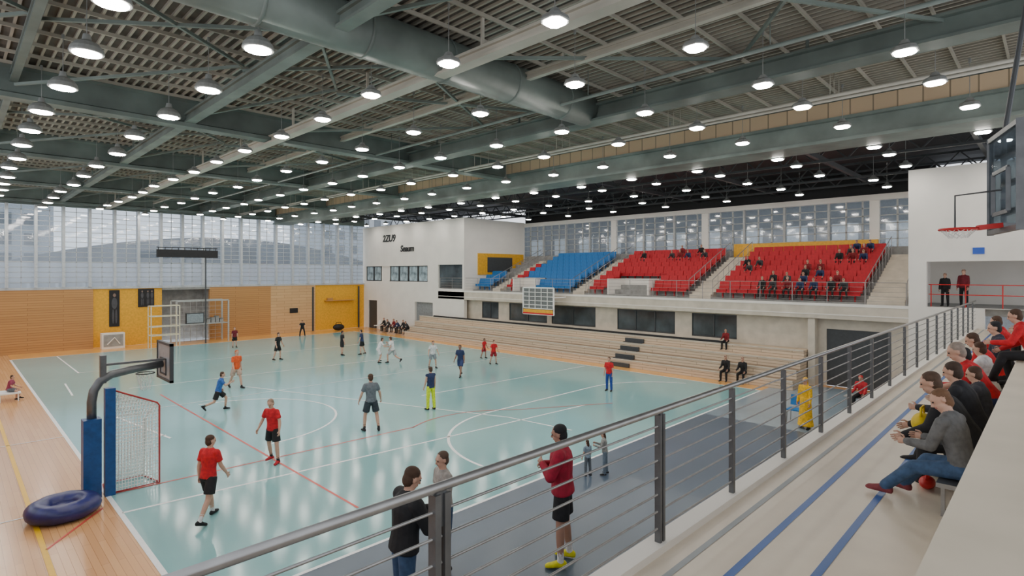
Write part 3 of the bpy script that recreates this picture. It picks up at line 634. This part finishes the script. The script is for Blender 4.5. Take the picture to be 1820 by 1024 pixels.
for x in (22.5, 25.2, 30.5, 33.0):
    b = MB(); b.bar((x,-6,10.4),(x,YW-.5,10.4),.1,.1); b.bar((x,-6,9.75),(x,YW-.5,9.75),.1,.1)
    for k in range(44):
        y0 = -6+k*1.2; b.bar((x,y0,9.75),(x,y0+.6,10.4),.05,.05); b.bar((x,y0+.6,10.4),(x,y0+1.2,9.75),.05,.05)
    b.obj('roof_truss', M_dframe, origin=(x,0,9.7), label='black lattice roof truss', cat='truss', group='black roof trusses')
for k in range(9):
    y = 2+k*5; b = MB(); b.bar((20.6,y,9.9),(34.9,y,9.9),.14,.2); b.obj('ceiling_beam', M_dframe, origin=(27,y,9.8), label='black cross beam above the stand', cat='beam', group=bg)
# lamps
def lampmesh(kind):
    h = MB(); l = MB(); r = MB()
    if kind == 'round':
        rr_ = lambda R, z, n: [V((math.cos(t)*R, math.sin(t)*R, z)) for t in [2*math.pi*j/n for j in range(n)]]
        h.rings([rr_(R, z, 20) for R, z in ((.27,0),(.28,.02),(.26,.10),(.19,.19),(.08,.25),(.06,.36))])
        l.rings([rr_(R, z, 16) for R, z in ((.15,-.035),(.225,-.015),(.23,.0))])
    else:
        sq = lambda a, z: [V((sx*a, sy*a, z)) for sx, sy in ((-1,-.55),(-.55,-1),(.55,-1),(1,-.55),(1,.55),(.55,1),(-.55,1),(-1,.55))]
        h.rings([sq(a, z) for a, z in ((.205,0),(.215,.02),(.19,.09),(.10,.14),(.06,.22))])
        l.rings([sq(a, z) for a, z in ((.155,-.03),(.178,0))])
    r.tube([(0,0,.2),(0,0,1.12)], .008, seg=6); r.tube([(0,0,1.1),(0,0,1.2)], .03, seg=8)
    return h.mesh('lamp_housing', [M_house], False), l.mesh('lamp_lens', [M_lens]), r.mesh('suspension_rod', [M_house])
LM = {k: lampmesh(k) for k in ('round', 'square')}
def combine(k):
    j = MB()
    for mi, me in enumerate(LM[k]):
        j.add([v.co.copy() for v in me.vertices], [tuple(p.vertices) for p in me.polygons], mi)
    return j.mesh('ceiling_lamp', [M_house, M_lens, M_house])
LC = {k: combine(k) for k in LM}
def lamp(x, y, z, kind):
    wd = .713*x+.701*y
    lab = 'round dome pendant lamp glowing white below the roof' if kind == 'round' else 'square pendant lamp glowing white below the roof'
    if wd > 24:
        o_ = bpy.data.objects.new('ceiling_lamp', LC[kind]); C.objects.link(o_); o_.location = (x,y,z); tag(o_, lab, 'lamp', None, 'ceiling lamps'); return
    e = empty('ceiling_lamp', (x,y,z), lab, 'lamp', 'ceiling lamps')
    for nme, me in zip(('lamp_housing','lamp_lens','suspension_rod'), LM[kind]):
        c = bpy.data.objects.new(nme, me); C.objects.link(c); c.parent = e
rows = ((1.8,10.4,2.72,'round'),(4.1,10.5,3.2,'round'),(7.0,5.8,2.75,'square'),(9.7,4.65,2.95,'square'),(12.5,2.0,2.75,'square'),(15.0,1.9,2.75,'square'),(17.8,1.7,2.7,'square'),(20.75,1.4,2.9,'square'))
for x, y, dy, kind in rows:
    while y < 46: lamp(x+random.uniform(-.12,.12), y+random.uniform(-.15,.15), 9.3 if x < 20 else 9.2, kind); y += dy
for x in (23.6, 26.6):
    y = 1.2
    while y < 46: lamp(x, y, 9.4, 'square'); y += 3.1
for x in (29.6, 32.4):
    y = 6
    while y < 32: lamp(x, y, 9.4, 'square'); y += 4
# ------------------------------------------------------------ court equipment
hs = empty('basketball_stand', (2.5,15.9,0), 'dark curved-arm basketball stand with blue padded column', 'basketball hoop')
b = MB(); b.box((2.16,15.72,.01),(2.5,16.05,1.82)); b.obj('column_pad', M_bpad, origin=(2.34,15.9,0), parent=hs)
b = MB(); b.tube([(2.34,15.92,1.7),(2.34,15.92,2.2),(2.38,15.93,2.45),(2.5,15.95,2.65),(2.72,15.97,2.78),(3.1,16,2.84),(3.8,16.1,2.9)], .095, seg=14); b.obj('arm', M_post, True, (2.42,15.9,1.7), hs)
b = MB(); b.box((2.50,15.9,2.6),(2.62,16.02,3.25)); b.box((2.53,15.93,3.0),(3.8,16.0,3.05)); b.obj('brace', M_post, origin=(2.42,15.9,2.4), parent=hs)
b = MB(); b.box((3.84,15.5,2.5),(3.88,16.7,3.42),0)
for lo, hi in (((3.82,15.48,2.48),(3.90,15.54,3.44)),((3.82,16.66,2.48),(3.90,16.72,3.44)),((3.82,15.48,2.48),(3.90,16.72,2.54)),((3.82,15.48,3.38),(3.90,16.72,3.44)),((3.82,15.9,2.62),(3.84,16.4,2.66)),((3.82,15.9,3.0),(3.84,16.4,3.04)),((3.82,15.88,2.62),(3.84,15.92,3.04)),((3.82,16.38,2.62),(3.84,16.42,3.04))): b.box(lo, hi, 1)
b.obj('backboard', [mat('board_grey', (.30,.32,.34), .3), M_dframe], origin=(3.86,16.1,2.5), parent=hs)
def hoop(c, r, m, parent, net=True, ln=1.0):
    b = MB(); c = V(c); b.tube([c+V((math.cos(t)*r, math.sin(t)*r, 0)) for t in [2*math.pi*j/20 for j in range(21)]], .014, seg=6)
    b.obj('rim', m, True, tuple(c), parent)
    if not net: return
    b = MB()
    for j in range(12):
        t = 2*math.pi*j/12
        for dt in (-.26, .26): b.tube([c+V((math.cos(t)*r, math.sin(t)*r, 0)), c+V((math.cos(t+dt)*r*.8, math.sin(t+dt)*r*.8, -.15*ln)), c+V((math.cos(t)*r*.6, math.sin(t)*r*.6, -.3*ln)), c+V((math.cos(t+dt)*r*.5, math.sin(t+dt)*r*.5, -.42*ln))], .004, seg=4)
    b.obj('net', M_net, False, tuple(c), parent)
hoop((3.5,16.4,2.66), .2, M_dframe, hs)
gl = empty('court_goal', (3.1,15.8,0), 'red-framed goal with white net and blue post', 'goal')
b = MB(); b.box((2.56,15.68,.01),(2.76,15.88,2.5)); b.obj('goal_post', M_bpad, origin=(2.63,15.8,0), parent=gl)
b = MB(); b.tube([(2.70,15.8,2.45),(3.0,15.8,2.3),(3.62,15.8,2.0),(3.67,15.8,1.92),(3.67,15.8,.03),(2.6,15.8,.03)], .02, seg=8); b.tube([(3.67,15.8,.03),(3.5,16.6,.03),(2.66,16.6,.03),(2.6,15.8,.03)], .02)
b.obj('frame', M_mred, True, (3.1,15.8,0), gl)
b = MB(); b.tube([(3.62,15.82,2.0),(3.5,16.45,1.5),(3.5,16.6,.05)], .02); b.tube([(2.72,15.82,2.42),(2.72,16.45,1.9),(2.72,16.6,.05)], .02); b.obj('support', M_net, True, (3.1,15.8,0), gl)
b = MB()
def gz(x): return 2.42-(x-2.72)*.46
for i in range(15): x = 2.78+i*.062; b.tube([(x,15.8,.03),(x,15.82,gz(x))], .009, seg=4); b.tube([(x,15.8,gz(x)),(x,16.45,gz(x)*.75),(x,16.6,.03)], .009, seg=4)
for i in range(28): z = .1+i*.082; xe = min(3.66, 2.72+(2.42-z)/.46) if z > 1.95 else 3.66; b.tube([(2.72,15.81,z),(max(2.78,xe),15.81,z)], .009, seg=4); b.tube([(2.74,16.55,min(z,1.7)),(3.5,16.55,min(z,1.6))], .008, seg=4)
b.obj('net', M_net, False, (3.1,15.8,0), gl)
b = MB(); ce = V((1.74,15.12,.19)); rs = []
for i in range(33):
    t = 2*math.pi*i/32; e = V((math.cos(t), math.sin(t), 0)); rr_ = .18+.010*abs(math.sin(t*4))
    rs.append([ce+e*.43+e*(math.cos(a)*rr_*1.25)+V((0,0,math.sin(a)*rr_)) for a in [2*math.pi*j/16 for j in range(16)]])
b.rings(rs, 0, False)
b.rings([[ce+V((math.cos(t)*R, math.sin(t)*R, z)) for t in [2*math.pi*j/24 for j in range(24)]] for R, z in ((.4,-.1),(.4,.07))])
b.obj('ring_cushion', M_navy, True, (1.74,15.12,0), label='round dark blue vinyl ring cushion on the wooden floor', cat='cushion')
ms = empty('light_mast', (13.3,44.6,0), 'tall thin mast carrying a black display bar', 'mast')
b = MB(); b.tube([(13.3,44.6,0),(13.3,44.6,6.9)], .05, seg=8); b.obj('pole', M_dframe, origin=(13.3,44.6,0), parent=ms)
b = MB(); b.box((10.2,44.5,6.25),(14.1,44.75,6.8)); b.bar((10.2,44.62,6.95),(14.1,44.62,6.95),.06,.06)
for i in range(10): b.bar((10.3+i*.41,44.62,6.8),(10.3+i*.41,44.62,6.95),.04,.04)
b.obj('display_bar', M_black, origin=(12.1,44.6,6.2), parent=ms)
b = MB()
for x, y in ((9.6,43.4),(11.3,43.4),(9.6,44.2),(11.3,44.2)): b.bar((x,y,0.0),(x,y,2.9),.05,.05)
for z in (.9,1.5,2.2,2.9): b.bar((9.6,43.4,z),(11.3,43.4,z),.05,.05); b.bar((9.6,44.2,z),(11.3,44.2,z),.05,.05); b.bar((9.6,43.4,z),(9.6,44.2,z),.05,.05); b.bar((11.3,43.4,z),(11.3,44.2,z),.05,.05)
b.obj('equipment_rack', mat('pale_yellow_tube', (.75,.68,.5), .5), origin=(10.4,43.8,0), label='pale tubular equipment rack by the end wall', cat='rack')
b = MB()
for x in (11.5,15.0):
    for y in (45.0,46.4): b.bar((x,y,0),(x,y,3.1),.09,.09)
for y in (45.0,46.4): b.bar((11.5,y,3.1),(15.0,y,3.1),.09,.09); b.bar((11.5,y,1.4),(15.0,y,1.4),.06,.06)
for k in range(9): b.bar((11.5+k*.43,46.4,0),(11.5+k*.43,46.4,3.1),.02,.02); b.bar((11.5,46.4,.3*k+.2),(15,46.4,.3*k+.2),.02,.02)
b.box((11.6,45.1,1.35),(14.9,46.3,1.42))
b.obj('equipment_cage', M_cage, origin=(13.2,45.7,0), label='grey framed cage with shelf against the wall recess', cat='cage')
b = MB(); b.box((12.2,45.3,1.43),(13.4,45.5,2.2),0); b.box((12.26,45.28,1.48),(13.34,45.3,2.14),1); b.box((12.6,45.3,1.43),(13,45.6,1.5),0)
b.obj('monitor', [M_dframe, mat('screen_grey', (.3,.35,.38), .2)], origin=(12.8,45.4,1.43), label='grey monitor standing on the cage shelf', cat='monitor')
for i in range(4):
    hc = .28+.1*(i % 3); b = MB(); b.box((13.6+i*.3,45.3,1.43),(13.84+i*.3,45.7,1.43+hc)); b.box((13.59+i*.3,45.29,1.43+hc-.04),(13.85+i*.3,45.71,1.43+hc))
    b.obj('crate', M_grey, origin=(13.72+i*.3,45.5,1.43), label='grey lidded container on the cage shelf', cat='crate', group='containers on the cage shelf')
b = MB(); b.box((7.3,45.9,.0),(8.6,46.5,1.05),0); b.box((7.4,45.87,.15),(8.5,45.9,.95),1); b.tube([(7.6,45.86,.3),(8.0,45.86,.75),(8.3,45.86,.3)], .04, 0); b.obj('cabinet', [M_white, M_grey], origin=(7.9,46.2,0), label='low white cabinet with grey emblem front', cat='cabinet')
def banner(x0, x1, z0, z1, lab, figs):
    b = MB(); b.box((x0,YW+.04,z0),(x1,YW+.09,z1),0); hh = z1-z0; y_ = YW+.035; E = V((0,.006,0))
    for fx in figs:
        xm = x0+(x1-x0)*fx; s_ = hh
        b.ell(V((xm,y_,z0+hh*.86)), V((.035*s_,0,0)), E, V((0,0,.05*s_)), 1); b.ell(V((xm,y_,z0+hh*.64)), V((.065*s_,0,0)), E, V((0,0,.16*s_)), 2)
        b.ell(V((xm-.03*s_,y_,z0+hh*.28)), V((.025*s_,0,0)), E, V((0,0,.2*s_)), 2); b.ell(V((xm+.04*s_,y_,z0+hh*.28)), V((.025*s_,0,0)), E, V((0,0,.2*s_)), 2)
    b.obj('banner', [M_black, mat('banner_grey', (.22,.15,.12), .7), mat('banner_dark', (.07,.07,.08), .7)], origin=((x0+x1)/2,YW,z0), label=lab, cat='banner')
banner(7.9,8.5,1.4,3.95,'tall dark poster of a standing athlete on yellow wall', (.5,)); banner(9.6,10.6,2.7,4.0,'dark poster of athletes on yellow wall', (.25,.6,.85))
b = MB(); b.box((23.8,YW-.3,2.6),(26.6,YW+.09,2.66),0); b.box((24.0,YW-.2,2.66),(24.5,YW+.05,2.88),0)
b.obj('shelf', M_panel, origin=(25,YW,2.6), label='wooden wall shelf with a box on the yellow wall', cat='shelf')
b = MB(); b.box((22.6,YW-.05,0),(22.75,YW,3.9)); b.box((27.1,YW-.05,0.0),(27.25,YW,3.9)); b.obj('trim_5', M_dframe, kind='structure')
b = MB(); b.box((20.6,YW-.06,1.7),(21.3,YW-.005,2.1)); b.obj('sign', M_black, origin=(21,YW,1.7), label='small black notice on the timber wall', cat='sign')
bag = MB(); bag.ell(V((24.5,45.8,.3)), V((.55,0,0)), V((0,.3,0)), V((0,0,.29))); bag.tube([(24.2,45.8,.5),(24.3,45.8,.72),(24.7,45.8,.72),(24.8,45.8,.5)], .03)
bag.obj('bag', M_black, True, (24.5,45.8,0), label='black sports bag on the floor by the yellow wall', cat='bag')
hb = empty('hanging_scoreboard', (26.6,23.8,2.5), 'white framed gridded hanging board with yellow lower strip', 'scoreboard')
b = MB()
for y in (22.5,25.1): b.bar((26.6,y,2.5),(26.6,y,4.2),.08,.08); b.bar((26.6,y,3.6),(27.78,y,3.6),.06,.06)
for z in (2.5,2.85,4.2): b.bar((26.6,22.5,z),(26.6,25.1,z),.08,.08)
for k in range(6): b.bar((26.6,22.5+k*.52,2.85),(26.6,22.5+k*.52,4.2),.04,.04)
for k in range(4): b.bar((26.6,22.5,3.1+k*.27),(26.6,25.1,3.1+k*.27),.04,.04)
b.obj('frame', M_net, origin=(26.6,23.8,2.5), parent=hb)
b = MB(); b.box((26.63,22.52,2.87),(26.65,25.08,4.18)); b.obj('panel', mat('board_mid_grey', (.16,.17,.17), .5), origin=(26.64,23.8,3), parent=hb)
b = MB(); b.box((26.56,22.5,2.56),(26.64,25.1,2.84),0); b.box((26.55,22.5,2.5),(26.56,25.1,2.6),1); b.obj('strip', [M_yel, M_red], origin=(26.6,23.8,2.5), parent=hb)
# ceiling-hung hoop near the camera
z0, z1 = 5.64, 6.66
hh = empty('hanging_backboard', (7.6,.4,z0), 'ceiling-hung basketball backboard with red rim and steel frame', 'basketball hoop')
A = V((8.2,.54,0)); Bp = V((7.25,.26,0)); d = (Bp-A).normalized(); nrm = V((d.y, -d.x, 0)); nrm = nrm if nrm.y > 0 else -nrm
b = MB(); b.bar(A+V((0,0,(z0+z1)/2)), Bp+V((0,0,(z0+z1)/2)), .03, z1-z0); b.obj('backboard', glassmat('board_glass', .12, (.35,.4,.43)), origin=(7.6,.4,z0), parent=hh)
b = MB()
for p in (A, Bp): b.bar(p+V((0,0,z0-.03)), p+V((0,0,z1+.03)), .06, .05)
for z in (z0, z1): b.bar(A+V((0,0,z)), Bp+V((0,0,z)), .06, .05)
mid = (A+Bp)/2
for s_ in (-.26, .26): p = mid+d*s_+nrm*.03; b.bar(p+V((0,0,z0+.18)), p+V((0,0,z0+.62)), .04, .02)
for z in (.18, .62): b.bar(mid-d*.26+nrm*.03+V((0,0,z0+z)), mid+d*.26+nrm*.03+V((0,0,z0+z)), .02, .04)
b.obj('board_frame', M_post, origin=(7.6,.4,z0), parent=hh)
b = MB()
for s_ in (-.35, .35):
    p = mid+d*s_-nrm*.08; b.tube([p+V((0,0,z0+.1)), p+V((0,0,z1)), p-nrm*.5+V((0,0,10.45))], .025)
for z in (z0+.2, z0+.5, z0+.8): b.tube([mid-d*.35-nrm*.08+V((0,0,z)), mid+d*.35-nrm*.08+V((0,0,z))], .035)
b.obj('hanging_frame', M_dframe, origin=(7.6,.4,z0), parent=hh)
rc = mid+nrm*.38+V((0,0,z0+.02))
hoop(tuple(rc), .165, M_red, hh, True, .22)
b = MB(); b.bar(mid+nrm*.02+V((0,0,z0+.05)), mid+nrm*.22+V((0,0,z0+.03)), .12, .05); b.obj('rim_bracket', M_red, origin=(7.6,.5,z0), parent=hh)
b = MB(); q = rc-d*.15; b.tube([q, q+V((0,0,.38)), mid+nrm*.02+V((0,0,z0+.42))], .009, seg=6); b.obj('support_wire', M_dframe, origin=(7.6,.5,z0), parent=hh)
def chair(loc, m, face, lab):
    e = empty('chair', loc, lab, 'chair'); e.rotation_euler = (0,0,face)
    def part(nm, fn, mm):
        b = MB(); fn(b); c = bpy.data.objects.new(nm, b.mesh(nm, [mm])); C.objects.link(c); c.parent = e
    part('seat', lambda b: b.box((-.22,-.22,.43),(.22,.22,.47)), m); part('backrest', lambda b: b.bar((0,-.21,.55),(0,-.27,.9),.42,.03,0,(0,1,0)), m)
    for sx in (-.19,.19):
        for sy in (-.19,.19): part('leg', lambda b, sx=sx, sy=sy: b.tube([(sx,sy,.43),(sx*1.1,sy*1.1,0)], .014, seg=6), M_steel)
chair((20.6,6.5,.005), M_bseat, 1.57, 'blue plastic chair beside the yellow-robed person')
chair((26.9,43.3,0.005), M_net, 1.57, 'white chair by the court wall')
b = MB(); b.box((26.5,38.0,.4),(27.1,42.3,.46))
for y in (38.1,39.9,42.0): b.box((26.55,y,0),(27.05,y+.08,.4))
b.obj('bench', M_conc, origin=(26.8,40,0), label='long pale bench beside the white wall', cat='bench')
b = MB(); b.box((24.2,4.7,.4),(24.7,5.9,.44)); b.box((24.25,4.8,0.004),(24.65,4.88,.4)); b.box((24.25,5.7,0.004),(24.65,5.78,.4)); b.obj('bench', M_grey, origin=(24.4,5.3,0), label='short grey bench beside the bleachers', cat='bench')
b = MB(); b.box((1.4,29.9,.3),(2.1,30.8,.35))
for x in (1.45,2.0):
    for y in (29.95,30.7): b.box((x,y,0),(x+.04,y+.04,.3))
b.obj('bench', M_net, origin=(1.7,30.3,0), label='small white bench at the court edge', cat='bench')
# ------------------------------------------------------------ world and camera
wd = bpy.data.worlds.new('World'); bpy.context.scene.world = wd; wd.use_nodes = True
bgn = wd.node_tree.nodes['Background']; bgn.inputs[0].default_value = (.90,.94,1,1); bgn.inputs[1].default_value = 1.6
cam = bpy.data.cameras.new('camera'); co = bpy.data.objects.new('camera', cam); C.objects.link(co)
cam.sensor_width = 36; cam.lens = 987/1820*36; cam.shift_y = -28/1820; cam.clip_start = .05; cam.clip_end = 500
co.location = (0,0,5.2); co.rotation_euler = (math.radians(90), 0, -math.atan2(.713,.701))
bpy.context.scene.camera = co
